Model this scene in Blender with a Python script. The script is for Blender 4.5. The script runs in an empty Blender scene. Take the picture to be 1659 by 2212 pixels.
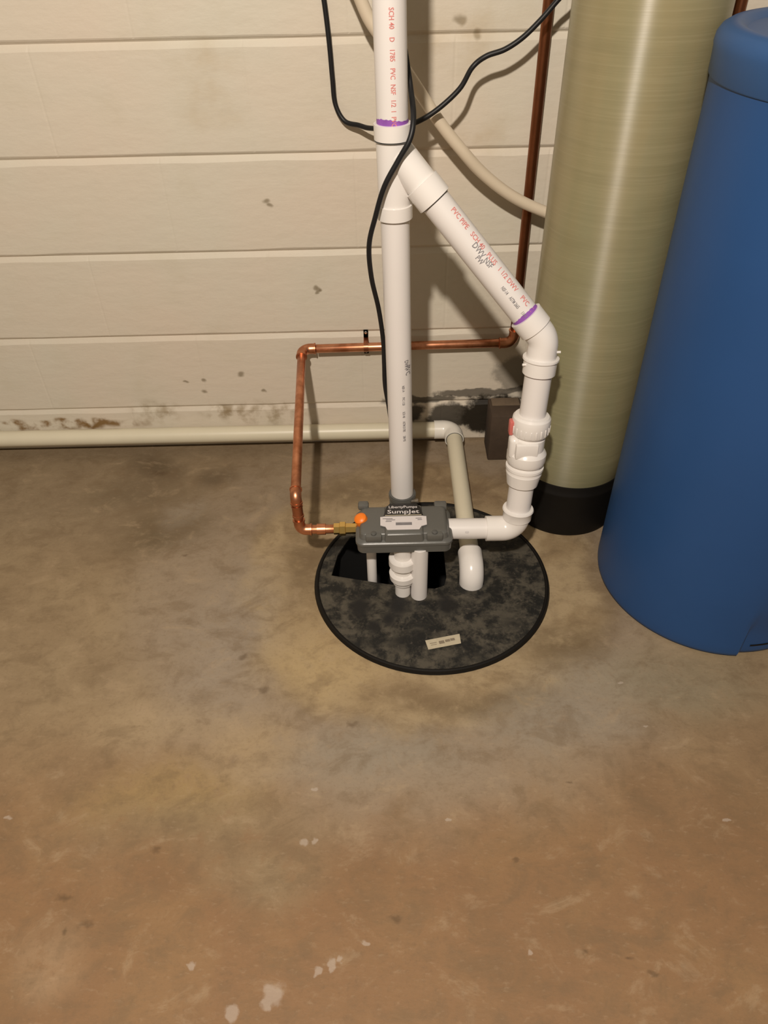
import bpy, bmesh, math, random
from mathutils import Vector, Matrix
random.seed(7)
S = bpy.context.scene
COL = S.collection

# ------------------------------------------------------------------ camera
cam_d = bpy.data.cameras.new('camera'); cam = bpy.data.objects.new('camera', cam_d); COL.objects.link(cam)
cam_d.sensor_fit = 'HORIZONTAL'; cam_d.sensor_width = 36.0
cam_d.lens = 1592.68 * 36.0 / 1659.0; cam_d.clip_start = 0.02
F = Vector((-0.00326967, 0.753776, -0.65712332)); R = Vector((0.99974842, -0.01211793, -0.01887477)); U = Vector((0.02219032, 0.65701971, 0.75354674))
M = Matrix.Identity(4)
for i in range(3):
    M[i][0] = R[i]; M[i][1] = U[i]; M[i][2] = -F[i]
M[0][3], M[1][3], M[2][3] = 0.0, -1.6377, 1.17321
cam.matrix_world = M
S.camera = cam

# ------------------------------------------------------------------ light and exposure
W = bpy.data.worlds.new('World'); S.world = W; W.use_nodes = True
bg = W.node_tree.nodes['Background']; bg.inputs[0].default_value = (1.0, 0.82, 0.60, 1); bg.inputs[1].default_value = 0.225
ld = bpy.data.lights.new('ceiling_bulb', 'POINT'); ld.energy = 200; ld.color = (1.0, 0.89, 0.77); ld.shadow_soft_size = 0.035
lo = bpy.data.objects.new('ceiling_bulb', ld); lo.location = (-0.22, -2.05, 2.05); COL.objects.link(lo)
vs = S.view_settings
vs.view_transform = 'Standard'; vs.look = 'None'; vs.gamma = 1.0; vs.use_curve_mapping = False; vs.exposure = 0.0

# ------------------------------------------------------------------ node helpers
class NT:
    def __init__(s, name):
        s.m = bpy.data.materials.new(name); s.m.use_nodes = True
        s.t = s.m.node_tree; s.p = s.t.nodes['Principled BSDF']
        s.geo = None
    def n(s, kind, **kw):
        nd = s.t.nodes.new(kind)
        for k, v in kw.items(): setattr(nd, k, v)
        return nd
    def link(s, a, b): s.t.links.new(a, b)
    def setin(s, sock, v):
        if hasattr(v, 'is_output') or isinstance(v, bpy.types.NodeSocket): s.link(v, sock)
        else: sock.default_value = v
    def pos(s):
        if not s.geo: s.geo = s.n('ShaderNodeNewGeometry')
        return s.geo.outputs['Position']
    def obj(s): return s.n('ShaderNodeTexCoord').outputs['Object']
    def map(s, v, scale=(1, 1, 1), loc=(0, 0, 0), rot=(0, 0, 0)):
        m = s.n('ShaderNodeMapping'); s.link(v, m.inputs[0]); m.inputs['Scale'].default_value = scale
        m.inputs['Location'].default_value = loc; m.inputs['Rotation'].default_value = rot
        return m.outputs[0]
    def noise(s, v, scale, detail=4, rough=0.55, dist=0.0):
        n = s.n('ShaderNodeTexNoise'); s.link(v, n.inputs['Vector']); n.inputs['Scale'].default_value = scale
        n.inputs['Detail'].default_value = detail; n.inputs['Roughness'].default_value = rough; n.inputs['Distortion'].default_value = dist
        return n.outputs['Fac']
    def noisec(s, v, scale, detail=3):
        n = s.n('ShaderNodeTexNoise'); s.link(v, n.inputs['Vector']); n.inputs['Scale'].default_value = scale; n.inputs['Detail'].default_value = detail
        return n.outputs['Color']
    def step(s, v, a, b):
        m = s.n('ShaderNodeMapRange', interpolation_type='SMOOTHSTEP'); s.setin(m.inputs['Value'], v)
        m.inputs['From Min'].default_value = a; m.inputs['From Max'].default_value = b
        return m.outputs['Result']
    def math(s, op, a, b=0.0, c=None):
        m = s.n('ShaderNodeMath', operation=op); s.setin(m.inputs[0], a); s.setin(m.inputs[1], b)
        if c is not None: s.setin(m.inputs[2], c)
        return m.outputs[0]
    def vadd(s, a, b, op='ADD'):
        m = s.n('ShaderNodeVectorMath', operation=op); s.setin(m.inputs[0], a); s.setin(m.inputs[1], b); return m.outputs[0]
    def vscale(s, a, k):
        m = s.n('ShaderNodeVectorMath', operation='SCALE'); s.setin(m.inputs[0], a); m.inputs['Scale'].default_value = k; return m.outputs[0]
    def vdist(s, a, p):
        m = s.n('ShaderNodeVectorMath', operation='DISTANCE'); s.setin(m.inputs[0], a); s.setin(m.inputs[1], p); return m.outputs['Value']
    def mix(s, f, a, b, blend='MIX'):
        m = s.n('ShaderNodeMix', data_type='RGBA', blend_type=blend)
        s.setin(m.inputs['Factor'], f)
        for k, v in (('A', a), ('B', b)):
            sk = [i for i in m.inputs if i.name == k and i.type == 'RGBA'][0]
            if isinstance(v, tuple): v = (*v, 1.0) if len(v) == 3 else v
            s.setin(sk, v)
        return [o for o in m.outputs if o.type == 'RGBA'][0]
    def blob(s, v, c, rx, ry, rz, soft=0.35):      # 1 inside an ellipsoid about c, fading at its edge
        d = s.vadd(v, c, 'SUBTRACT'); d = s.vadd(d, (1 / rx, 1 / ry, 1 / rz), 'MULTIPLY')
        m = s.n('ShaderNodeVectorMath', operation='LENGTH'); s.link(d, m.inputs[0])
        return s.math('SUBTRACT', 1.0, s.step(m.outputs['Value'], 1 - soft, 1 + soft))
    def bump(s, h, strength=0.3, dist=0.002):
        b = s.n('ShaderNodeBump'); s.link(h, b.inputs['Height']); b.inputs['Strength'].default_value = strength; b.inputs['Distance'].default_value = dist
        s.link(b.outputs[0], s.p.inputs['Normal'])
    def out(s, col=None, rough=None, metal=None, spec=None):
        P = s.p
        if col is not None: s.setin(P.inputs['Base Color'], (*col, 1.0) if isinstance(col, tuple) else col)
        if rough is not None: s.setin(P.inputs['Roughness'], rough)
        if metal is not None: s.setin(P.inputs['Metallic'], metal)
        if spec is not None: s.setin(P.inputs['Specular IOR Level'], spec)
        return s.m

def plain(name, col, rough=0.4, metal=0.0, var=0.08, scale=30, bump=0.0, spec=0.5):
    t = NT(name); v = t.pos(); n = t.noise(v, scale, 3)
    c = t.mix(n, tuple(x * (1 - var) for x in col), tuple(min(1, x * (1 + var)) for x in col))
    if bump: t.bump(t.noise(v, scale * 6, 3), bump, 0.001)
    return t.out(c, rough, metal, spec)

def make_wall_mat():
    t = NT('painted_block'); v = t.pos()
    warp = t.vadd(v, t.vscale(t.noisec(v, 14), 0.05))
    big = t.noise(v, 2.2, 3); mid = t.noise(v, 9, 4); fine = t.noise(v, 60, 4)
    c = t.mix(t.step(big, .3, .7), (.645, .565, .465), (.615, .582, .488))
    c = t.mix(t.math('MULTIPLY', t.step(mid, .5, .8), .35), c, (.55, .49, .37))
    # rusty brown water line low on the left of the wall
    rust = t.math('MULTIPLY', t.blob(warp, (-.86, 0, .103), .24, .4, .016), t.step(t.noise(v, 22, 3), .42, .62))
    c = t.mix(rust, c, (.22, .13, .05))
    for (p, rx, rz) in (((-.60, 0, .108), .06, .03), ((-.33, 0, .1), .12, .03), ((-.42, 0, .1), .05, .018)):
        m = t.math('MULTIPLY', t.blob(warp, (p[0] + .025, .025, p[2] + .025), rx, .4, rz, .6), t.step(t.noise(v, 30, 4), .4, .7))
        c = t.mix(t.math('MULTIPLY', m, .7), c, (.26, .19, .10))
    # black damp stain at the foot of the wall
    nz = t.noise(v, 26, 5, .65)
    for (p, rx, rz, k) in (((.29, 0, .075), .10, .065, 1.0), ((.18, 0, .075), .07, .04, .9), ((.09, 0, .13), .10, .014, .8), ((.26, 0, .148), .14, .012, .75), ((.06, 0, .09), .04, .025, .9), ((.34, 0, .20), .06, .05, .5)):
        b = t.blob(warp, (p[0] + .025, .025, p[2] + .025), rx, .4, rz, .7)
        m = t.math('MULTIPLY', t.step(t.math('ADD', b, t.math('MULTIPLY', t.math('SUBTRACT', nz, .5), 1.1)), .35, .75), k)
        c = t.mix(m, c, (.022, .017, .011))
    # small dark marks
    for (x, z, r) in ((-.246, .640, .006), (-.240, .632, .005), (-.155, .442, .006), (-.148, .436, .007), (-.142, .433, .005), (-.152, .428, .006), (-.46, .17, .006), (-.455, .2, .006), (-.50, .19, .005), (-.36, .22, .008), (-.31, .16, .006), (.19, .94, .008), (.15, .96, .010)):
        c = t.mix(t.math('MULTIPLY', t.blob(warp, (x + .025, .025, z + .025), r, .4, r * .8, .6), .7), c, (.17, .13, .07))
    # faint tan stains on the right
    for (x, z, rx, rz) in ((.16, .93, .07, .05), (.19, .77, .05, .05), (-.33, .86, .06, .06), (.1, .6, .05, .04)):
        c = t.mix(t.math('MULTIPLY', t.blob(warp, (x + .025, .025, z + .025), rx, .4, rz, .8), t.math('MULTIPLY', t.step(mid, .35, .7), .5)), c, (.47, .36, .22))
    h = t.math('ADD', t.math('MULTIPLY', fine, .35), t.math('MULTIPLY', t.noise(t.map(v, (1, 1, 2.5)), 16, 4), 1.0))
    t.bump(h, .35, .004)
    return t.out(c, .55, 0, .35)

def make_floor_mat():
    t = NT('stained_concrete'); v = t.pos()
    warp = t.vadd(v, t.vscale(t.noisec(v, 5, 4), 0.16)); o = .08
    wf = t.vadd(v, t.vscale(t.noisec(v, 60, 3), 0.02)); of = .01
    n1 = t.noise(v, 1.6, 4); n2 = t.noise(v, 6, 6, .62, .4); n3 = t.noise(v, 28, 5, .6); n4 = t.noise(t.map(v, (1, 2.2, 1), rot=(0, 0, .35)), 60, 4, .6)
    n5 = t.noise(t.map(v, (1.3, 1, 1), rot=(0, 0, .5)), 3.2, 5, .6, .8)
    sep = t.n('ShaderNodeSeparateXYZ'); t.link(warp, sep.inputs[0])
    toned = t.math('SUBTRACT', 1.0, t.step(sep.outputs[1], -1.16 + o, -.74 + o))          # redder, darker tone out in the room
    c = t.mix(toned, (.275, .202, .120), (.242, .140, .070))
    c = t.mix(t.math('MULTIPLY', t.step(n5, .42, .66), .6), c, t.mix(toned, (.33, .25, .15), (.270, .165, .080)))
    c = t.mix(t.math('MULTIPLY', t.step(n2, .45, .70), .55), c, t.mix(toned, (.225, .160, .093), (.200, .120, .060)))
    # grey trowelled apron round the pit and the yellower patch inside it
    d = t.vdist(warp, (.02 + o, -.52 + o, 0 + o))
    apron = t.math('MULTIPLY', t.math('SUBTRACT', 1.0, t.step(d, .47, .66)), t.step(n2, .15, .55))
    c = t.mix(t.math('MULTIPLY', apron, .85), c, (.295, .232, .165))
    d2 = t.vdist(warp, (.075 + o, -.50 + o, 0 + o))
    patch = t.math('SUBTRACT', 1.0, t.step(d2, .375, .425))
    c = t.mix(t.math('MULTIPLY', patch, t.math('ADD', .55, t.math('MULTIPLY', n2, .5))), c, (.385, .290, .165))
    c = t.mix(t.math('MULTIPLY', patch, t.math('MULTIPLY', t.step(n2, .50, .64), .6)), c, (.225, .155, .082))
    lip = t.math('MULTIPLY', t.math('MULTIPLY', t.step(d2, .36, .40), t.math('SUBTRACT', 1.0, t.step(d2, .405, .45))), t.step(n5, .4, .6))
    c = t.mix(t.math('MULTIPLY', lip, .55), c, (.19, .135, .08))
    # damp darker strip along the wall on the left
    back = t.blob(warp, (-.75 + o, -.14 + o, o), .55, .22, 1, .6)
    c = t.mix(t.math('MULTIPLY', back, .6), c, (.205, .155, .100))
    for (x, y, rx, ry, col, k) in ((-.60, -.10, .07, .05, (.10, .07, .04), .8), (-.53, -.33, .10, .07, (.125, .09, .05), .8), (-.62, -.20, .12, .05, (.15, .11, .065), .7), (-.50, -.27, .05, .05, (.30, .25, .19), .6),
                                   (-.43, -.14, .05, .04, (.10, .07, .04), .7), (.34, -.72, .09, .05, (.155, .11, .06), .8), (.20, -.83, .14, .03, (.165, .12, .068), .8), (.05, -.81, .1, .03, (.17, .115, .062), .7),
                                   (-.17, -.48, .05, .14, (.17, .12, .066), .8), (-.10, -.20, .09, .05, (.155, .11, .062), .7), (.10, -.18, .12, .07, (.185, .125, .07), .7), (.25, -.22, .08, .07, (.21, .14, .08), .6),
                                   (-.36, -1.02, .14, .055, (.34, .24, .105), .65), (-.45, -.87, .11, .05, (.37, .28, .17), .7), (-.25, -.92, .07, .06, (.38, .28, .16), .65), (-.5, -1.25, .06, .05, (.36, .25, .15), .6), (-.2, -1.16, .1, .04, (.27, .21, .125), .6), (-.30, -1.08, .2, .05, (.25, .19, .11), .6),
                                   (.40, -.80, .14, .05, (.31, .265, .20), .8), (.30, -.88, .12, .05, (.28, .24, .185), .8), (-.02, -.93, .14, .05, (.275, .235, .18), .8), (-.32, -.66, .09, .16, (.30, .25, .195), .7), (.55, -.80, .12, .07, (.24, .20, .13), .7), (-.06, -.66, .14, .12, (.40, .29, .15), .5), (-.15, -.76, .10, .06, (.42, .31, .16), .6)):
        b = t.blob(warp, (x + o, y + o, o), rx, ry, 1, .8)
        m = t.math('MULTIPLY', t.math('MULTIPLY', b, t.step(n3, .18, .52)), k)
        c = t.mix(m, c, col)
    c = t.mix(t.math('MULTIPLY', t.step(n3, .48, .72), .30), c, (.150, .102, .058))
    n6 = t.noise(t.map(v, (1, 1.4, 1), loc=(3, 1, 0), rot=(0, 0, -.4)), 13, 6, .68, .5); n7 = t.noise(t.map(v, (1, 1, 1), loc=(7, 2, 0)), 170, 3, .6)
    c = t.mix(t.math('MULTIPLY', t.step(n6, .47, .66), .42), c, (.165, .112, .062))
    c = t.mix(t.math('MULTIPLY', t.math('SUBTRACT', 1.0, t.step(n6, .30, .46)), .35), c, (.40, .30, .19))
    c = t.mix(t.math('MULTIPLY', t.step(n4, .56, .76), .25), c, (.42, .31, .20))
    c = t.mix(t.math('MULTIPLY', t.step(n7, .52, .72), .22), c, (.15, .10, .055))
    # dark scuffs and white paint drips
    for (x, y, rx, ry) in ((-.505, -1.17, .012, .004), (-.46, -1.21, .010, .005), (-.49, -1.22, .004, .003), (.0, -1.21, .007, .004), (.19, -1.13, .004, .002), (.27, -1.26, .004, .003), (.36, -1.29, .006, .003), (.33, -1.27, .005, .002), (-.38, -1.1, .005, .004), (.3, -1.0, .005, .002), (-.07, -.88, .008, .005), (-.24, -.8, .009, .007), (-.29, -.72, .007, .008), (-.46, -.43, .006, .003), (-.59, -.12, .02, .008)):
        c = t.mix(t.math('MULTIPLY', t.blob(wf, (x + of, y + of, of), rx, ry, 1, .8), .55), c, (.09, .055, .028))
    drips = None
    for (x, y, rx, ry) in ((-.172, -1.303, .014, .013), (-.180, -1.314, .007, .008), (-.227, -1.327, .008, .009), (-.145, -1.093, .0065, .0065), (-.128, -1.091, .005, .005), (-.093, -1.27, .006, .006), (-.112, -1.277, .006, .005), (-.083, -1.264, .004, .004), (-.293, -1.266, .006, .005), (-.132, -1.003, .006, .004), (.091, -1.064, .004, .004), (.193, -1.26, .004, .004), (.457, -.896, .005, .003), (.437, -.801, .005, .003), (-.045, -1.24, .005, .004), (-.637, -1.041, .006, .003), (.54, -1.07, .005, .003)):
        b = t.blob(wf, (x + of, y + of, of), rx, ry, 1, .3)
        drips = b if drips is None else t.math('MAXIMUM', drips, b)
    c = t.mix(t.math('MULTIPLY', drips, .5), c, (.46, .39, .33))
    h = t.math('ADD', t.math('MULTIPLY', n3, .5), t.math('ADD', t.math('MULTIPLY', patch, 1.3), t.math('MULTIPLY', n4, .3)))
    t.bump(h, .35, .004)
    return t.out(c, t.math('ADD', .52, t.math('MULTIPLY', n2, .2)), 0, .3)

def make_lid_mat():
    t = NT('dusty_black_plastic'); v = t.pos()
    n1 = t.noise(v, 28, 6, .7, .3); n2 = t.noise(t.map(v, (1, 2, 1)), 9, 4); n3 = t.noise(v, 120, 3)
    m = t.math('MULTIPLY', t.step(n1, .40, .62), t.step(n2, .22, .55))
    c = t.mix(m, (.009, .009, .008), (.078, .068, .050))
    c = t.mix(t.math('MULTIPLY', t.step(n3, .58, .72), .35), c, (.13, .11, .085))
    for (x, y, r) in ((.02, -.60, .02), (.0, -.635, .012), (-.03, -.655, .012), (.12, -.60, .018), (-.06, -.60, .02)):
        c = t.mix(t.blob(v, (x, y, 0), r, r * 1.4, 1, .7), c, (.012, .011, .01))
    t.bump(n1, .25, .002)
    return t.out(c, t.math('SUBTRACT', .62, t.math('MULTIPLY', m, -.2)), 0, .4)

def make_fibre_mat():
    t = NT('wound_fibreglass'); v = t.obj()
    f = t.noise(t.map(v, (3, 3, 190)), 1.0, 4, .7); g = t.noise(t.map(v, (6, 6, 40), rot=(.05, .03, 0)), 1.0, 4); b = t.noise(t.map(v, (9, 9, 1.5)), 1.0, 3)
    c = t.mix(t.step(b, .35, .65), (.285, .240, .128), (.245, .232, .130))
    c = t.mix(t.math('MULTIPLY', t.step(g, .4, .75), .4), c, (.205, .185, .098))
    c = t.mix(t.math('MULTIPLY', t.step(f, .45, .7), .35), c, (.345, .305, .180))
    t.bump(t.math('ADD', f, t.math('MULTIPLY', g, .5)), .18, .0012)
    tg = t.n('ShaderNodeTangent', direction_type='RADIAL', axis='Z'); t.link(tg.outputs[0], t.p.inputs['Tangent'])
    t.p.inputs['Anisotropic'].default_value = .92; t.p.inputs['Anisotropic Rotation'].default_value = .25
    return t.out(c, .42, 0, 1.0)

def make_copper(name='copper'):
    t = NT(name); v = t.pos()
    n = t.noise(v, 40, 4); m = t.noise(t.map(v, (2, 2, 2)), 7, 3)
    c = t.mix(t.step(n, .35, .7), (.72, .33, .19), (.50, .20, .10))
    c = t.mix(t.math('MULTIPLY', t.step(m, .5, .7), .5), c, (.33, .12, .06))
    return t.out(c, t.math('ADD', .26, t.math('MULTIPLY', n, .2)), 1.0)

CUDARK = plain('copper_dark_reflection', (.27, .105, .050), .42, 1.0, .35, 18)  # wall risers: the dark room's reflection is put into the copper colour
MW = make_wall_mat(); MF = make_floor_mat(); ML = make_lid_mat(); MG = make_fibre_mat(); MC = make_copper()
MORT = MW
PVC = plain('white_pvc', (.74, .71, .69), .32, 0, .025, 12)
PVCF = plain('white_pvc_fitting', (.77, .74, .71), .22, 0, .02, 12)
CREAM = plain('aged_cream_pvc', (.66, .61, .47), .38, 0, .06, 14)
CREAMF = plain('pale_pvc_fitting', (.80, .77, .70), .25, 0, .03, 14)
PURPLE = plain('purple_primer', (.27, .09, .42), .45, 0, .35, 60)
GREYP = plain('grey_plastic', (.108, .107, .098), .33, 0, .06, 25, .1)
GREYD = plain('dark_grey_plastic', (.09, .09, .085), .4, 0, .06, 25)
RUBBER = plain('black_rubber', (.010, .010, .011), .45, 0, .2, 60, 0, .35)
BLACKP = plain('black_plastic', (.007, .006, .005), .55, 0, .3, 18, .1, .2)
PIT = plain('pit_wall', (.006, .006, .006), .8)
BLUE = plain('blue_polyethylene', (.0165, .068, .205), .48, 0, .10, 5, .15, .4)
BLUEL = plain('blue_lid_polyethylene', (.024, .082, .22), .45, 0, .08, 5, .15, .4)
BRASS = plain('brass', (.75, .52, .18), .22, 1.0, .1, 60)
ORANGE = plain('orange_plastic', (.85, .20, .012), .4, 0, .08, 60)
RED = plain('red_print', (.66, .22, .20), .5, 0, .2, 120)
REDL = plain('red_sticker', (.55, .14, .12), .5)
INK = plain('grey_print', (.20, .19, .20), .5, 0, .3, 120)
WHITEL = plain('white_label', (.66, .62, .62), .4, 0, .03)
BLACKL = plain('black_label', (.014, .013, .013), .35)
BEIGE = plain('beige_sticker', (.50, .44, .32), .5, 0, .15, 120)
SMUDGE = plain('smudged_print', (.22, .18, .13), .6)
HOSE = plain('translucent_hose', (.66, .57, .44), .35, 0, .05, 20)
BROWN = plain('brown_masonry', (.062, .040, .025), .85, 0, .3, 40, .4)
BROWN2 = plain('brown_crust', (.14, .10, .065), .9, 0, .3, 60, .4)
STEEL = plain('zinc_steel', (.5, .48, .45), .3, 1.0)

# ------------------------------------------------------------------ mesh helpers
def link(name, me, mat, parent=None, smooth=True, angle=35):
    if smooth:
        for p in me.polygons: p.use_smooth = True
        me.set_sharp_from_angle(angle=math.radians(angle))
    o = bpy.data.objects.new(name, me)
    if mat: me.materials.append(mat)
    COL.objects.link(o)
    if parent: o.parent = parent; o.matrix_parent_inverse = parent.matrix_basis.inverted()
    return o
def fin(name, bm, mat, parent=None, smooth=True, angle=35):
    bmesh.ops.recalc_face_normals(bm, faces=bm.faces)
    me = bpy.data.meshes.new(name); bm.to_mesh(me); bm.free()
    return link(name, me, mat, parent, smooth, angle)
def tag(o, label, cat=None, group=None, kind=None):
    o['label'] = label
    if cat: o['category'] = cat
    if group: o['group'] = group
    if kind: o['kind'] = kind
    return o
def empty(name, loc, label, cat, group=None):
    o = bpy.data.objects.new(name, None); o.location = loc; o.empty_display_size = .05; COL.objects.link(o)
    return tag(o, label, cat, group)
def frame(d, ref=Vector((0, -1, 0))):
    d = d.normalized(); n = ref - d * ref.dot(d)
    if n.length < 1e-4: n = Vector((1, 0, 0)) - d * d.x
    n.normalize(); return d, n, d.cross(n)
def add_lathe(bm, p0, d, prof, seg=40, cap=True):     # prof: list of (distance along d, radius)
    p0 = Vector(p0); d, n, m = frame(Vector(d)); rings = []
    for (s, r) in prof:
        rings.append([bm.verts.new(p0 + d * s + (n * math.cos(a) + m * math.sin(a)) * r) for a in [2 * math.pi * k / seg for k in range(seg)]])
    for a, b in zip(rings, rings[1:]):
        for k in range(seg): bm.faces.new((a[k], a[(k + 1) % seg], b[(k + 1) % seg], b[k]))
    if cap: bm.faces.new(rings[0][::-1]); bm.faces.new(rings[-1])
def lathe(name, p0, d, prof, mat, parent=None, seg=40, cap=True, angle=35):
    bm = bmesh.new(); add_lathe(bm, p0, d, prof, seg, cap); return fin(name, bm, mat, parent, True, angle)
def rod(name, a, b, r, mat, parent=None, seg=32):
    a, b = Vector(a), Vector(b); L = (b - a).length
    return lathe(name, a, b - a, [(0, r * .96), (.0008, r), (L - .0008, r), (L, r * .96)], mat, parent, seg)
def add_sweep(bm, pts, rad, seg=20, cap=True):
    pts = [Vector(p) for p in pts]; rr = rad if isinstance(rad, (list, tuple)) else [rad] * len(pts)
    tans = []
    for i in range(len(pts)):
        a = pts[max(0, i - 1)]; b = pts[min(len(pts) - 1, i + 1)]; tans.append((b - a).normalized())
    _, n, _ = frame(tans[0]); rings = []
    for i, p in enumerate(pts):
        n = (n - tans[i] * n.dot(tans[i])).normalized(); m = tans[i].cross(n)
        rings.append([bm.verts.new(p + (n * math.cos(a) + m * math.sin(a)) * rr[i]) for a in [2 * math.pi * k / seg for k in range(seg)]])
    for a, b in zip(rings, rings[1:]):
        for k in range(seg): bm.faces.new((a[k], a[(k + 1) % seg], b[(k + 1) % seg], b[k]))
    if cap: bm.faces.new(rings[0][::-1]); bm.faces.new(rings[-1])
def sweep(name, pts, rad, mat, parent=None, seg=20, angle=50):
    bm = bmesh.new(); add_sweep(bm, pts, rad, seg); return fin(name, bm, mat, parent, True, angle)
def spline(P, k=8):                                   # Catmull-Rom through P
    P = [Vector(p) for p in P]; Q = [P[0] * 2 - P[1]] + P + [P[-1] * 2 - P[-2]]; out = []
    for i in range(1, len(Q) - 2):
        p0, p1, p2, p3 = Q[i - 1:i + 3]
        for j in range(k):
            t = j / k
            out.append(.5 * ((2 * p1) + (p2 - p0) * t + (2 * p0 - 5 * p1 + 4 * p2 - p3) * t * t + (3 * p1 - p0 - 3 * p2 + p3) * t ** 3))
    out.append(P[-1]); return out
def bend(c, a, b, rb, n=10, ea=0, eb=0):              # fillet of radius rb at corner c between directions to a and b
    c = Vector(c); u = (Vector(a) - c).normalized(); w = (Vector(b) - c).normalized()
    half = math.acos(max(-1, min(1, u.dot(w)))) / 2; t = rb / math.tan(half)
    bis = (u + w).normalized(); o = c + bis * (rb / math.sin(half))
    s, e = c + u * t - o, c + w * t - o; ang = s.angle(e); out = []
    if ea: out.append(c + u * (t + ea))
    for i in range(n + 1):
        k = i / n; out.append(o + (s * math.sin((1 - k) * ang) + e * math.sin(k * ang)) / math.sin(ang))
    if eb: out.append(c + w * (t + eb))
    return out
def add_box(bm, lo, hi, bev=0.0, seg=2):
    ret = bmesh.ops.create_cube(bm, size=1.0); vs_ = ret['verts']
    for v in vs_:
        v.co = Vector([lo[i] + (v.co[i] + .5) * (hi[i] - lo[i]) for i in range(3)])
    if bev:
        es = list({e for v in vs_ for e in v.link_edges})
        bmesh.ops.bevel(bm, geom=es, offset=bev, segments=seg, profile=.5, affect='EDGES')
def box(name, lo, hi, mat, parent=None, bev=0.0, seg=2):
    bm = bmesh.new(); add_box(bm, lo, hi, bev, seg); return fin(name, bm, mat, parent, bool(bev), 40)
def poly_prism(name, pts, z0, z1, mat, parent=None, inset=0.0):
    bm = bmesh.new(); a = [bm.verts.new((x, y, z0)) for x, y in pts]
    cx = sum(p[0] for p in pts) / len(pts); cy = sum(p[1] for p in pts) / len(pts)
    b = [bm.verts.new((cx + (x - cx) * (1 - inset), cy + (y - cy) * (1 - inset), z1)) for x, y in pts]
    N = len(pts); bm.faces.new(a[::-1]); bm.faces.new(b)
    for k in range(N): bm.faces.new((a[k], a[(k + 1) % N], b[(k + 1) % N], b[k]))
    return fin(name, bm, mat, parent, False)
def text_mesh(s, size, sx=1.0):
    cu = bpy.data.curves.new('print', 'FONT'); cu.body = s; cu.size = size; cu.resolution_u = 2
    cu.align_x = 'CENTER'; cu.align_y = 'CENTER'; cu.offset = size * .012
    ob = bpy.data.objects.new('print', cu); COL.objects.link(ob)
    dg = bpy.context.evaluated_depsgraph_get(); me = bpy.data.meshes.new_from_object(ob.evaluated_get(dg))
    bpy.data.objects.remove(ob); bpy.data.curves.remove(cu)
    for v in me.vertices: v.co.x *= sx
    return me
def flat_text(name, s, size, centre, mat, parent, xdir=(1, 0, 0), ydir=(0, 1, 0), sx=1.0):
    me = text_mesh(s, size, sx); c = Vector(centre); X, Y = Vector(xdir).normalized(), Vector(ydir).normalized()
    for v in me.vertices: v.co = c + X * v.co.x + Y * v.co.y
    return link(name, me, mat, parent, False)
def wrap_text(name, s, size, p0, d, along, ang, r, mat, parent, sx=1.0):   # letters curved round a pipe, running along its axis
    me = text_mesh(s, size, sx); d, n, m = frame(Vector(d)); p0 = Vector(p0)
    for v in me.vertices:
        a = -math.radians(ang) - v.co.y / r
        v.co = p0 + d * (along + v.co.x) + (n * math.cos(a) + m * math.sin(a)) * (r + .0005)
    return link(name, me, mat, parent, False)

# ------------------------------------------------------------------ the setting: block wall and concrete floor with its pit
bm = bmesh.new(); add_box(bm, (-2.6, .006, 0), (2.6, .16, 2.37)); wall = fin('wall_back', bm, MORT, None, False)
tag(wall, 'cream painted concrete block wall behind the pipes', kind='structure')
BW, BH, Z0 = .4064, .2032, .1229
def block_mesh(h, seed):
    rnd = random.Random(seed); bm = bmesh.new(); n = 5; hw = BW / 2
    prof = [(.0060, 0.0), (.0042, .0022), (.0016, .0045), (0.0, .0075), (0.0, h - .0120), (.0060, h)]
    cols = []
    for i in range(n + 1):
        x = -hw + 2 * hw * i / n; jb = rnd.uniform(-.0012, .0012); jt = rnd.uniform(-.0016, .0016); col = []
        for k, (y, z) in enumerate(prof):
            dz = jb if k in (2, 3) else (jt if k == 4 else 0)
            if i in (0, n): dz = 0
            yy = y + (.0006 if i in (0, n) and k in (3, 4) else 0)
            col.append(bm.verts.new((x, yy, z + dz)))
        cols.append(col)
        if i in (0,):
            col2 = [bm.verts.new((v.co.x + .004, v.co.y - (.0006 if k in (3, 4) else 0), v.co.z)) for k, v in enumerate(col)]; cols.append(col2)
    last = cols.pop()
    cols.append([bm.verts.new((v.co.x - .004, v.co.y - (.0006 if k in (3, 4) else 0), v.co.z)) for k, v in enumerate(last)]); cols.append(last)
    for a, b in zip(cols, cols[1:]):
        for k in range(len(prof) - 1): bm.faces.new((a[k], b[k], b[k + 1], a[k + 1]))
    bmesh.ops.recalc_face_normals(bm, faces=bm.faces)
    me = bpy.data.meshes.new('block'); bm.to_mesh(me); bm.free(); me.materials.append(MW)
    return me
tall = [block_mesh(BH, s) for s in range(5)]; short = [block_mesh(Z0, 20 + s) for s in range(2)]
for row in range(-1, 11):
    z = 0.0 if row < 0 else Z0 + BH * row
    x0 = -.457 if row % 2 == 0 else -.662
    for k in range(-5, 8):
        cx = x0 + BW * k - BW / 2
        if abs(cx) > 2.4: continue
        me = random.choice(short if row < 0 else tall)
        o = bpy.data.objects.new('block', me); COL.objects.link(o); o.location = (cx, 0, z); o.parent = wall

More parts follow.
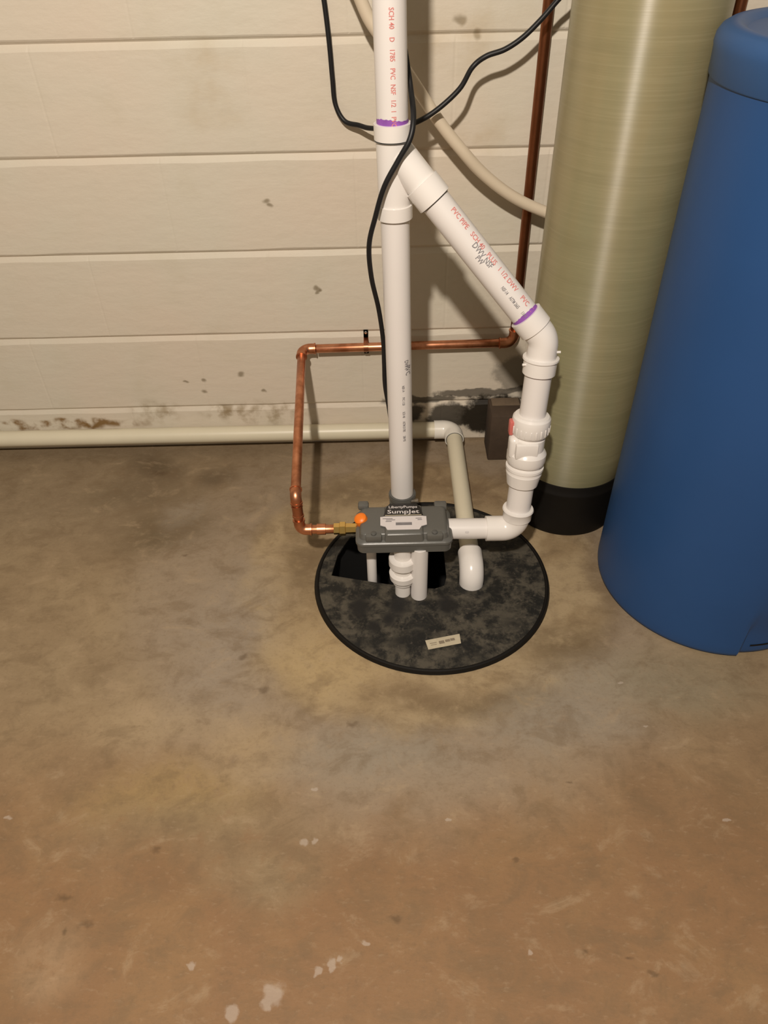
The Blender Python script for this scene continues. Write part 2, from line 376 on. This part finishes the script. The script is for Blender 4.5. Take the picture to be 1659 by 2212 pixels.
LX, LY, LR = .0945, -.52, .252
bm = bmesh.new(); N = 96; hole, outer = [], []
X0, X1, Y0, Y1 = -2.6, 2.6, -3.6, .12
for k in range(N):
    a = 2 * math.pi * k / N; c, s_ = math.cos(a), math.sin(a)
    hole.append(bm.verts.new((LX + .238 * c, LY + .238 * s_, 0)))
    tx = ((X1 - LX) / c if c > 0 else (X0 - LX) / c) if abs(c) > 1e-6 else 1e9
    ty = ((Y1 - LY) / s_ if s_ > 0 else (Y0 - LY) / s_) if abs(s_) > 1e-6 else 1e9
    t = min(tx, ty); outer.append(bm.verts.new((LX + t * c, LY + t * s_, 0)))
for k in range(N):
    j = (k + 1) % N; bm.faces.new((hole[k], hole[j], outer[j], outer[k]))
for (cx, cy) in ((X0, Y0), (X0, Y1), (X1, Y0), (X1, Y1)):          # corner triangles
    q = sorted(range(N), key=lambda k: (outer[k].co - Vector((cx, cy, 0))).length)[:2]
    va, vb = outer[q[0]], outer[q[1]]
    if abs(va.co.x - vb.co.x) > 1e-6 and abs(va.co.y - vb.co.y) > 1e-6:
        bm.faces.new((va, vb, bm.verts.new((cx, cy, 0))))
bmesh.ops.recalc_face_normals(bm, faces=bm.faces)
if sum(f.normal.z for f in bm.faces) < 0: bmesh.ops.reverse_faces(bm, faces=bm.faces)
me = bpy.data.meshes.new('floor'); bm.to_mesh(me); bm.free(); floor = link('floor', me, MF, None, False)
tag(floor, 'stained brown concrete floor with a round sump pit', kind='structure')
pit = lathe('sump_pit', (LX, LY, -.55), (0, 0, 1), [(0, .20), (.003, .225), (.545, .237)], PIT, None, 64, False)
bm = bmesh.new(); bm.from_mesh(pit.data); bmesh.ops.holes_fill(bm, edges=[e for e in bm.edges if e.is_boundary and e.verts[0].co.z < -.5]); bm.to_mesh(pit.data); bm.free()
pit.parent = floor

# ------------------------------------------------------------------ sump lid
lid = empty('sump_lid', (LX, LY, 0), 'round dusty black plastic sump lid with cutout, set in the floor', 'sump lid')
cut = [(-.124, -.507), (-.06, -.523), (.0, -.537), (.06, -.5475), (.10, -.553), (.121, -.545), (.128, -.52), (.128, -.43), (.11, -.375), (.06, -.355), (-.03, -.355), (-.085, -.385), (-.112, -.44)]
bm = bmesh.new()
oc = [bm.verts.new((LX + (LR - .004) * math.cos(2 * math.pi * k / 96), LY + (LR - .004) * math.sin(2 * math.pi * k / 96), .006)) for k in range(96)]
ic = [bm.verts.new((x, y, .006)) for x, y in cut]
dc_ = [bm.verts.new((.1805 + .0275 * math.cos(2 * math.pi * k / 24), -.535 + .0275 * math.sin(2 * math.pi * k / 24), .006)) for k in range(24)]
es = [bm.edges.new((L[k], L[(k + 1) % len(L)])) for L in (oc, ic, dc_) for k in range(len(L))]
bmesh.ops.triangle_fill(bm, edges=es, use_beauty=True)
r_ = bmesh.ops.extrude_face_region(bm, geom=bm.faces[:])
for v in r_['geom']:
    if isinstance(v, bmesh.types.BMVert): v.co.z -= .005
fin('lid_plate', bm, ML, lid, False)
bm = bmesh.new(); seg = 96; pr = [(LR - .0075, .0058), (LR - .006, .0085), (LR - .003, .0095), (LR, .0085), (LR + .003, .0008)]
rings = [[bm.verts.new((LX + r * math.cos(2 * math.pi * k / seg), LY + r * math.sin(2 * math.pi * k / seg), z)) for k in range(seg)] for r, z in pr]
for a, b in zip(rings, rings[1:]):
    for k in range(seg): bm.faces.new((a[k], b[k], b[(k + 1) % seg], a[(k + 1) % seg]))
fin('rim', bm, BLACKP, lid)
st = poly_prism('sticker', [(.077, -.717), (.143, -.703), (.142, -.679), (.072, -.694)], .0062, .0068, BEIGE, lid)
tag(st, 'small timeworn beige paper sticker with faded print')
sx_, sy_ = Vector((.066, .0145, 0)).normalized(), Vector((-.0145, .066, 0)).normalized()
for (u, w, a, b) in ((-.021, .0015, .014, .0016), (-.021, -.003, .012, .0012), (-.004, -.0005, .011, .0075), (.0085, .0005, .010, .006), (.019, .001, .009, .006)):
    c = Vector((.1085, -.698, .00685)) + sx_ * u + sy_ * w
    q = [c + sx_ * (i * a / 2) + sy_ * (j * b / 2) for i, j in ((-1, -1), (1, -1), (1, 1), (-1, 1))]
    bm = bmesh.new(); bm.faces.new([bm.verts.new(p + Vector((0, 0, .0002))) for p in q]); fin('faded_print', bm, SMUDGE, st, False)

# ------------------------------------------------------------------ backup pump box on its legs
pump = empty('backup_pump', (.034, -.533, 0), 'grey plastic water-powered backup pump box standing over the black lid', 'pump')
def rrect(x0, x1, y0, y1, r, n=5):
    out = []
    for cx, cy, a0 in ((x1 - r, y1 - r, 0), (x0 + r, y1 - r, 90), (x0 + r, y0 + r, 180), (x1 - r, y0 + r, 270)):
        for k in range(n + 1):
            a = math.radians(a0 + 90 * k / n); out.append((cx + r * math.cos(a), cy + r * math.sin(a)))
    return out
def stack(name, layers, mat, parent, angle=35):       # layers: (outline points, z)
    bm = bmesh.new(); rings = [[bm.verts.new((x, y, z)) for x, y in pts] for pts, z in layers]; n = len(rings[0])
    for a, b in zip(rings, rings[1:]):
        for k in range(n): bm.faces.new((a[k], a[(k + 1) % n], b[(k + 1) % n], b[k]))
    bm.faces.new(rings[0][::-1]); bm.faces.new(rings[-1])
    return fin(name, bm, mat, parent, True, angle)
bx0, bx1, by0, by1 = -.0625, .1305, -.586, -.482
def ro(i, r=.016): return rrect(bx0 + i, bx1 - i, by0 + i, by1 - i, max(.004, r - i * .5))
stack('lower_housing', [(ro(.006), .1435), (ro(.003), .146), (ro(.002), .163), (ro(.0035), .1645)], GREYP, pump)
stack('upper_housing', [(ro(.0035), .1645), (ro(.0), .1655), (ro(.0), .171), (ro(.002), .1735), (ro(.006), .1750), (ro(.0075), .1760), (ro(.010), .1875), (ro(.0125), .190), (ro(.017), .1910)], GREYP, pump)
stack('label_boss', [(rrect(-.006, .074, -.5835, -.492, .006), .170), (rrect(-.004, .072, -.581, -.494, .006), .1915), (rrect(-.002, .070, -.578, -.496, .006), .1945), (rrect(.001, .067, -.574, -.499, .006), .1953)], GREYP, pump)
for x in (-.026, .094):                                # bolt pockets either side of the boss
    pk = box('bolt_pocket', (x - .016, -.5835, .174), (x + .016, -.563, .1905), GREYP, pump, .003)
    lathe('bolt', (x, -.5755, .1905), (0, 0, 1), [(0, .0055), (.003, .0055), (.004, .004)], GREYD, pk, 16)
box('corner_tab', (-.058, -.497, .183), (-.036, -.478, .1955), GREYP, pump, .004)
box('corner_tab', (.098, -.497, .176), (.124, -.478, .1915), GREYP, pump, .004)
lz = .1955
lab = poly_prism('label', [(.001, -.570), (.064, -.570), (.069, -.560), (.0795, -.556), (.0795, -.532), (.0735, -.5315), (.069, -.505), (.061, -.492), (.007, -.492), (-.001, -.505), (-.006, -.5315), (-.0125, -.532), (-.0125, -.556), (-.003, -.560)], lz - .0012, lz + .0006, WHITEL, pump)
tag(lab, 'black and white nameplate label on the lid of the box')
poly_prism('label_header', [(-.006, -.5305), (.0735, -.5305), (.069, -.505), (.061, -.492), (.007, -.492), (-.001, -.505)], lz + .0006, lz + .0010, BLACKL, lab)
flat_text('lettering', 'LibertyPumps', .0108, (.0335, -.5035, lz + .0013), WHITEL, lab, sx=.98)
flat_text('lettering', 'SumpJet', .0160, (.0335, -.5180, lz + .0013), WHITEL, lab, sx=1.22)
box('label_line', (-.003, -.5292, lz + .0010), (.070, -.5274, lz + .0013), BEIGE, lab)
box('label_bar', (.018, -.5575, lz + .0006), (.050, -.5495, lz + .0009), INK, lab)
for (x, y, w) in ((.002, -.5375, .020), (.008, -.5415, .018), (.004, -.546, .012), (.064, -.538, .012), (.066, -.5425, .009)):
    box('fine_print', (x - w / 2, y - .0009, lz + .0006), (x + w / 2, y + .0009, lz + .0009), INK, lab)
lathe('orange_plug', (-.0475, -.527, .1775), (-.35, -.25, 1), [(0, .0125), (.012, .0135), (.018, .0125), (.0215, .009), (.0225, .004)], ORANGE, pump, 28)
rod('suction_leg', (.0655, -.5705, .0062), (.0655, -.5705, .150), .0172, PVC, pump)
lathe('union_leg', (.0315, -.561, .0062), (0, 0, 1), [(0, .0165), (.034, .0165), (.0345, .0215), (.042, .0225), (.0425, .0185), (.0455, .0185), (.046, .0265), (.048, .0275), (.062, .0285), (.0645, .0265), (.065, .0195), (.084, .0195), (.0845, .0275), (.087, .0290), (.104, .0290), (.107, .0275), (.1075, .018), (.142, .018)], PVCF, pump, 36, angle=22)
rod('weep_tube', (-.034, -.515, -.10), (-.034, -.515, .150), .0105, PVC, pump, 20)

# ------------------------------------------------------------------ white discharge piping, one glued-up assembly
pvc = empty('discharge_piping', (.036, -.40, 0), 'white plastic discharge pipes joined at a wye with a slanting branch', 'pipe')
PR, SR = .02415, .0292
mt, mb = Vector((-.0035, -.40, 2.34)), Vector((.0355, -.40, .144))
md = (mb - mt).normalized()
def mz(z): t = (mt.z - z) / (mt.z - mb.z); return mt + (mb - mt) * t
up = rod('upper_pipe', mt, mz(.875), PR, PVC, pvc)
low = rod('lower_pipe', mz(.745), mz(.10), PR, PVC, pvc)
A = Vector((.024, -.40, .845)); B = Vector((.279, -.483, .556)); E_ = Vector((.2615, -.53, .1565))
dd = (B - A).normalized()
wy = lathe('wye_fitting', mz(.882), md, [(0, .0262), (.0006, SR), (.0225, SR), (.0235, .0268), (.121, .0262), (.1215, SR), (.1425, SR), (.1432, .0262)], PVCF, pvc)
lathe('branch_socket', A + dd * .008, dd, [(0, .012), (.004, .0262), (.058, .0262), (.0588, SR), (.0915, SR), (.0922, .0262)], PVCF, wy)
for z in (.8585, .7393):
    lathe('joint_line', mz(z), md, [(0, PR + .001), (0, SR + .0002 if z > .8 else PR + .0016), (.0009, SR + .0002 if z > .8 else PR + .0016), (.0009, PR + .001)], GREYD, wy)
lathe('joint_line', A + dd * .1002, dd, [(0, PR), (0, PR + .0014), (.0011, PR + .0014), (.0011, PR)], GREYD, wy)
def primer(p, d, w=.007, ph=0.0, r=PR):                # a brushed-on band of uneven width
    bm = bmesh.new(); d, n, m = frame(Vector(d)); seg = 48; a_, b_ = [], []; rnd = random.Random(int(ph * 10) + 3)
    for k in range(seg):
        a = 2 * math.pi * k / seg; c = n * math.cos(a) + m * math.sin(a)
        up_ = w * (.75 + .3 * math.sin(a * 2 + ph) + .2 * rnd.random())
        a_.append(bm.verts.new(Vector(p) - d * up_ + c * (r + .0003))); b_.append(bm.verts.new(Vector(p) + d * .001 + c * (r + .0004)))
    for k in range(seg): bm.faces.new((a_[k], a_[(k + 1) % seg], b_[(k + 1) % seg], b_[k]))
    return tag(fin('primer_ring', bm, PURPLE, pvc), 'purple primer smear round the pipe joint')
primer(mz(.8825), md, .0075, .5)
dg0, dg1 = A + dd * .09, B - dd * .030
diag = rod('branch_pipe', dg0, dg1, PR, PVC, pvc)
primer(B - dd * .0535, dd, .0075, 2.1)
vd = (E_ - B).normalized()
bpts = bend(B, A, E_, .036, 8)
elb = sweep('elbow_fitting', [B - dd * .053] + bpts + [B + vd * .060], .0262, PVCF, pvc, 40)
lathe('socket', B - dd * .0535, dd, [(0, .0245), (.0006, SR), (.030, SR), (.031, .0255)], PVCF, elb)
lathe('socket', B + vd * .033, vd, [(0, .0262), (.0004, .0318), (.0035, .0322), (.006, .0296), (.030, .0292), (.0308, .0245)], PVCF, elb)
lathe('joint_line', B + vd * .0638, vd, [(0, PR), (0, PR + .0014), (.001, PR + .0014), (.001, PR)], PURPLE, elb)
for (q, k) in ((.020, 1), (.042, -1)):
    c = B + vd * q + Vector((0, -.010, 0)); rod('moulding_nub', c + Vector((k * .018, 0, 0)), c + Vector((k * (.0300 if k > 0 else .0335), 0, 0)), .0022, PVCF, elb, 10)
def bz(z): t = (B.z - z) / (B.z - E_.z); return B + (E_ - B) * t
rod('riser_pipe', bz(.50), bz(.195), PR, PVC, pvc)
val = lathe('check_valve', bz(.412), vd, [(0, .0250), (.001, .0315), (.005, .0348), (.010, .0358), (.034, .0352), (.039, .0325), (.040, .0285), (.044, .0285), (.046, .0305), (.070, .0305), (.074, .0345), (.079, .0372), (.094, .0372), (.100, .0350), (.101, .0305), (.107, .0305), (.108, .0362), (.113, .0362), (.115, .0340), (.121, .0340), (.122, .0345), (.140, .0312), (.148, .0300), (.149, .0245)], PVCF, pvc, 48, angle=28)
tag(val, 'white check valve with two union nuts on the upright pipe')
fl = bz(.353); box('flat_face', fl + Vector((-.028, -.0325, -.016)), fl + Vector((.014, -.02, .016)), PVCF, val, .003)
box('valve_lug', fl + Vector((-.038, -.022, -.026)), fl + Vector((-.018, .008, .022)), PVCF, val, .009, 4)
rs = box('red_tag', bz(.398) + Vector((-.0415, -.012, -.024)), bz(.398) + Vector((-.033, .004, .006)), REDL, val, .003)
for k in range(12):                                    # low grip ribs round the upper nut
    a = math.radians(-88 + k * 16); c = bz(.388) + Vector((math.sin(a) * .0350, -math.cos(a) * .0350, 0))
    box('grip_rib', c - Vector((.0013, .0013, .008)), c + Vector((.0013, .0013, .008)), PVCF, val, .0006, 1)
Bo = E_ + Vector((-.1, 0, .001))
eb2 = sweep('base_elbow', [bz(.19)] + bend(E_, B, Bo, .028, 10) + [E_ + Vector((-.060, 0, .0006))], .0258, PVCF, pvc, 40)
lathe('socket', bz(.207), vd, [(0, .0250), (.001, .0300), (.004, .0312), (.007, .0290), (.024, .0285), (.027, .0255)], PVCF, eb2)
rod('outlet_pipe', (.125, -.53, .1585), (.212, -.53, .157), .0212, PVC, pvc)
# grey rubber coupling where the main pipe drops behind the box
cp = lathe('rubber_coupling', mz(.150), md, [(0, .0248), (.0005, .0285), (.012, .0290), (.013, .0272), (.020, .0272), (.021, .0285), (.075, .0285), (.0755, .026)], GREYD, pvc)
lathe('clamp_band', mz(.1465), md, [(0, .0285), (0, .0296), (.008, .0296), (.008, .0285)], GREYP, cp)
box('clamp_screw', mz(.143) + Vector((.018, -.028, -.003)), mz(.143) + Vector((.034, -.018, .004)), STEEL, cp, .0015)
rod('drop_pipe', mz(.10), mz(-.20), PR * .98, PVC, pvc)
# printing along the pipes
for s, L, z in (('SCH 40', .010, 1.018), ('D', .010, .993), ('1785', .010, .974), ('PVC', .010, .951), ('NSF', .010, .931), ('1/2', .010, .913), ('I', .010, .902), ('PVC', .010, .888)):
    wrap_text('red_print', s, L * 1.0, mt, md, (mt.z - z) / abs(md.z), 4, PR, RED, up, .8)
for s, z in (('NSF-14', .425), ('PVC 1120', .397), ('SCH 40', .366), ('ASTM D1785', .338), ('280 PSI', .309)):
    wrap_text('fine_print', s, .0072, mt, md, (mt.z - z) / abs(md.z), 16, PR, INK, low, .62)
for s, z, a, h in (('PVC', .462, 42, .016), ('DWV', .474, 34, .012)):
    wrap_text('stamp', s, h, mt, md, (mt.z - z) / abs(md.z), a, PR, INK, low, .7)
Ld = (dg1 - dg0).length
for s, u in (('PVC PIPE', .055), ('SCH 40', .100), ('PLUS', .137), ('1 1/2', .166), ('DWV', .192), ('PVC', .226), ('I', .246)):
    wrap_text('red_print', s, .013, dg0, dd, u, 42, PR, RED, diag, .78)
for s, u in (('NSF-14', .190), ('ASTM 2665', .216), ('110 F', .242)):
    wrap_text('fine_print', s, .0085, dg0, dd, u, 5, PR, INK, diag, .58)
for s, u, a, h in (('DWV', .112, 22, .014), ('NSF', .138, 20, .013), ('PW', .125, 2, .012)):
    wrap_text('stamp', s, h, dg0, dd, u, a, PR, INK, diag, .8)
wrap_text('fine_print', '11 2 11', .006, (.125, -.53, .1585), (1, 0, 0), .036, 20, .0212, INK, pvc, .4)

# ------------------------------------------------------------------ copper supply line
cu = empty('copper_water_line', (-.18, -.53, 0), 'bright copper water line from the wall to the grey box', 'pipe')
CR = .0104; SRc = .0124
rt, rb = Vector((.3112, -.028, 2.34)), Vector((.316, -.028, .304)); lt = Vector((-.196, -.028, .300)); fr = Vector((-.179, -.515, .243)); fd = Vector((-.176, -.530, .165)); fi = Vector((-.066, -.530, .1645))
rod('wall_riser', rt, rb + Vector((0, 0, .035)), CR, CUDARK, cu, 24)
rod('wall_run', rb + Vector((-.035, 0, 0)), lt + Vector((.035, 0, 0)), CR, MC, cu, 24)
out = (fr - lt).normalized()
rod('floor_run', lt + out * .03, fr - out * .02, CR * .97, MC, cu, 24)
rod('down_run', fr + (fd - fr).normalized() * .012, fd + (fr - fd).normalized() * .01, CR * .9, MC, cu, 24)
rod('feed_run', fd + Vector((.01, 0, 0)), Vector((-.100, -.53, .1648)), CR * .9, MC, cu, 24)
def celbow(c, a, b, r, rb_, e):
    c, a, b = Vector(c), Vector(a), Vector(b)
    o = sweep('elbow', bend(c, a, b, rb_, 10, e, e), r, MC, cu, 24)
    t = rb_ / math.tan(((a - c).angle(b - c)) / 2)
    for q in (a, b):
        u = (q - c).normalized(); lathe('solder_ring', c + u * (t + e - .003), u, [(0, r), (.0004, r + .0012), (.0034, r + .0012), (.0042, r - .0010)], MC, o, 24)
celbow(rb, rt, lt, SRc, .022, .012); celbow(lt, rb, fr, SRc, .020, .012)
celbow(fr, lt, fd, .0113, .013, .008); celbow(fd, fr, fi, .0113, .014, .010)
md_ = (fd - fr).normalized()
lathe('coupling', fr + md_ * .022, md_, [(0, .0095), (.0005, .0118), (.003, .0118), (.0035, .0108), (.022, .0108), (.0225, .0118), (.026, .0118), (.0265, .0095)], MC, cu, 24)
lathe('coupling', Vector((-.142, -.53, .165)), (1, 0, 0), [(0, .0094), (.0005, .0115), (.018, .0115), (.0185, .0094)], MC, cu, 24)
br = lathe('brass_adapter', Vector((-.108, -.53, .1648)), (1, 0, 0), [(0, .0095), (.0006, .0118), (.012, .0118), (.013, .0145), (.024, .0145), (.025, .0112), (.050, .0105)], BRASS, cu, 6, angle=20)
tag(br, 'yellow brass threaded adapter')
sp = empty('pipe_strap', (-.04, 0, .30), 'small metal strap fixing the copper pipe to the wall', 'strap')
bm = bmesh.new(); pts = []
for k in range(13):
    a = math.pi * k / 12; pts.append((-.028 + .0 - math.sin(a) * .0118, .3015 + math.cos(a) * .0118))
pts = [(-.0025, .334), (-.0025, .3135)] + pts + [(-.0025, .2895), (-.0025, .270)]
o1 = [bm.verts.new((-.046, y, z)) for y, z in pts]; o2 = [bm.verts.new((-.035, y, z)) for y, z in pts]
for k in range(len(pts) - 1): bm.faces.new((o1[k], o1[k + 1], o2[k + 1], o2[k]))
r_ = bmesh.ops.solidify(bm, geom=bm.faces[:], thickness=.001)
fin('strap_band', bm, MC, sp, True)
for z in (.327, .277): lathe('strap_screw', (-.0405, -.003, z), (0, -1, 0), [(0, .004), (.0015, .004), (.0025, .002)], STEEL, sp, 12)

r2 = empty('copper_riser', (.666, -.03, .0), 'second copper pipe on the wall, mostly hidden behind the blue tank', 'pipe')
rod('riser_tube', (.668, -.028, .02), (.661, -.028, 2.34), CR, CUDARK, r2, 24)
for z in (.62, 1.22): lathe('pipe_clip', (.666, -.028, z), (0, 0, 1), [(0, CR), (.0, CR + .0022), (.014, CR + .0022), (.014, CR)], STEEL, r2, 24)

# ------------------------------------------------------------------ cream drain line along the foot of the wall
dr = empty('drain_line', (.18, -.3, 0), 'cream plastic drain pipe along the foot of the wall into the lid', 'pipe')
dr0, dc, de, dz = Vector((-2.3, -.0235, .0545)), Vector((.181, -.0235, .0515)), Vector((.1805, -.534, .041)), Vector((.1805, -.535, -.06))
rod('wall_run', dr0, dc + Vector((-.03, 0, 0)), .0211, CREAM, dr)
rod('floor_run', dc + Vector((0, -.03, 0)), de + Vector((0, .03, 0)), .0205, CREAM, dr)
e1 = sweep('elbow', bend(dc, dr0, de, .028, 10, .022, .018), .0245, CREAMF, dr, 32)
lathe('joint_line', dc + (de - dc).normalized() * .0465, de - dc, [(0, .0205), (0, .0222), (.001, .0222), (.001, .0205)], GREYD, e1)
e2 = sweep('drop_elbow', bend(de, dc, dz, .030, 12, .024, .055), .0262, PVCF, dr, 36)
lathe('primer_ring', de + (dc - de).normalized() * .0535, dc - de, [(0, .0245), (0, .0212), (.003, .0208), (.0035, .0206)], PURPLE, e2)

# ------------------------------------------------------------------ cords and hose
tag(sweep('power_cord', spline([(-.17, -.008, 2.30), (-.16, -.008, 1.9), (-.14, -.008, 1.5), (-.120, -.008, 1.22), (-.106, -.008, 1.10), (-.098, -.008, 1.036), (-.092, -.008, .981), (-.088, -.008, .923), (-.086, -.008, .869), (-.083, -.009, .825), (-.066, -.016, .796), (-.038, -.032, .7915), (-.015, -.05, .790), (.03, -.095, .800), (.07, -.118, .814), (.109, -.122, .835), (.151, -.112, .867), (.175, -.09, .897), (.199, -.09, .914), (.232, -.09, .924), (.263, -.09, .942), (.293, -.09, .969), (.318, -.09, .996), (.349, -.092, 1.028), (.372, -.105, 1.10), (.372, -.130, 1.22), (.335, -.18, 1.36), (.325, -.24, 1.42), (.355, -.267, 1.425)], 8), .0047, RUBBER, None, 12),
    'black power cord looping along the wall behind the white pipe', 'cord')
tag(sweep('pump_cord', spline([(-.008, -.35, 2.30), (.0, -.352, 1.8), (.012, -.354, 1.4), (.022, -.355, 1.20), (.030, -.357, 1.08), (.038, -.358, .996), (.044, -.361, .963), (.0505, -.38, .924), (.0535, -.42, .895), (.048, -.4365, .868), (.030, -.4385, .838), (.008, -.438, .800), (-.007, -.430, .752), (-.019, -.42, .701), (-.017, -.40, .637), (-.006, -.375, .566), (.001, -.365, .498), (.002, -.362, .445), (.003, -.360, .393), (.011, -.361, .330), (.020, -.362, .22), (.024, -.362, .02), (.024, -.365, -.15)], 10), .0043, RUBBER, None, 12),
    'black pump cord wound loosely across the upright white pipe', 'cord')
tag(sweep('drain_hose', spline([(-.155, -.03, 2.30), (-.155, -.03, 1.9), (-.145, -.035, 1.5), (-.118, -.06, 1.25), (-.085, -.08, 1.125), (-.053, -.085, 1.062), (-.030, -.085, 1.014), (-.010, -.085, .973), (.023, -.085, .931), (.056, -.085, .890), (.118, -.082, .806), (.166, -.083, .752), (.206, -.077, .711), (.257, -.070, .671), (.308, -.066, .642), (.371, -.066, .618), (.45, -.066, .598), (.545, -.075, .66), (.57, -.09, .85), (.565, -.11, 1.15), (.54, -.19, 1.38), (.495, -.255, 1.43)], 8), .0115, HOSE, None, 20),
    'flexible beige hose sagging across the wall behind the white pipe and green tank', 'hose')

# ------------------------------------------------------------------ dark brown block against the wall
br_ = empty('brown_brick', (.31, -.06, 0), 'dark brown brick standing against the wall behind the check valve', 'brick')
bm = bmesh.new(); add_box(bm, (.268, -.096, 0), (.352, -.012, .138), .004)
rn = random.Random(4)
for v in bm.verts: v.co += Vector((rn.uniform(-.001, .001), rn.uniform(-.001, .001), 0))
fin('brick_body', bm, BROWN, br_, True)
box('mortar_crust', (.275, -.050, .1375), (.346, -.016, .1415), BROWN2, br_, .0015)

# ------------------------------------------------------------------ green mineral tank
gx, gy, gr = .4265, -.267, .1205
gt = empty('mineral_tank', (gx, gy, 0), 'tall green fibreglass softener tank on a black base', 'tank')
vz = [(.125, gr - .012), (.130, gr - .003), (.136, gr)] + [(.136 + .06 * k, gr) for k in range(1, 18)]
vz += [(1.20 + .10 * math.sin(a), gr * math.cos(a)) for a in [math.radians(d_) for d_ in range(0, 76, 9)]]
lathe('tank_body', (gx, gy, 0), (0, 0, 1), vz, MG, gt, 96)
lathe('base', (gx, gy, 0), (0, 0, 1), [(0, .117), (.002, .124), (.010, .126), (.05, .1245), (.108, .1240), (.112, .1250), (.118, .1250), (.120, .1236), (.135, .1232), (.139, .1222), (.140, .1195), (.128, .115)], BLACKP, gt, 80)
hd = lathe('valve_neck', (gx, gy, 1.285), (0, 0, 1), [(0, .05), (.03, .05), (.032, .056), (.05, .056), (.052, .04), (.07, .04)], BLACKP, gt)
box('valve_head', (gx - .075, gy - .07, 1.35), (gx + .075, gy + .07, 1.49), BLACKP, gt, .015, 3)

# ------------------------------------------------------------------ blue brine tank
tx, ty, tr = .6905, -.5215, .2286
bt = empty('brine_tank', (tx, ty, 0), 'large round blue plastic brine tank with a lid', 'tank')
def smooth(a, b, x): t = max(0, min(1, (x - a) / (b - a))); return t * t * (3 - 2 * t)
bm = bmesh.new(); seg = 180; zs = [0, .004, .012, .03, .05, .075, .10, .14, .2, .35, .5, .65, .8, .9, .938, .945]; rings = []
base_a = math.degrees(math.atan2(-.752 - ty, .677 - tx))
for z in zs:
    ring = []
    for k in range(seg):
        a = 360.0 * k / seg; da = (a - base_a + 180) % 360 - 180
        r = tr - (.006 if z == 0 else .0015 if z == .004 else 0) + .002 * smooth(.3, .9, z)
        dent = smooth(-.5, 1.5, da) * (1 - smooth(62, 66, da)) * (1 - smooth(.07, .13, z))
        r -= .009 * dent
        ring.append(bm.verts.new((tx + r * math.cos(math.radians(a)), ty + r * math.sin(math.radians(a)), z + .0025)))
    rings.append(ring)
for a, b in zip(rings, rings[1:]):
    for k in range(seg): bm.faces.new((a[k], a[(k + 1) % seg], b[(k + 1) % seg], b[k]))
bm.faces.new(rings[0][::-1]); bm.faces.new(rings[-1])
fin('tank_body', bm, BLUE, bt, True, 40)
bm = bmesh.new(); rr = tr - .0088                         # dark moulded slot low in the recess
pa = [(math.radians(base_a + 5 + k * 2)) for k in range(25)]
in_ = [[bm.verts.new((tx + (rr + q) * math.cos(a), ty + (rr + q) * math.sin(a), z)) for a in pa] for q, z in ((-.004, .0265), (.0008, .0268), (.0008, .0305), (-.004, .0308))]
for a, b in zip(in_, in_[1:]):
    for k in range(len(pa) - 1): bm.faces.new((a[k], a[k + 1], b[k + 1], b[k]))
tag(fin('moulded_slot', bm, BLACKP, bt, True), 'dark slot near the foot of the tank')
lathe('tank_lid', (tx, ty, .9475), (0, 0, 1), [(0, .225), (.0, .2325), (.002, .2338), (.032, .2350), (.038, .2362), (.048, .2350), (.056, .2300), (.061, .2220), (.062, .2120), (.060, .2040), (.054, .1960), (.053, .02)], BLUEL, bt, 120)
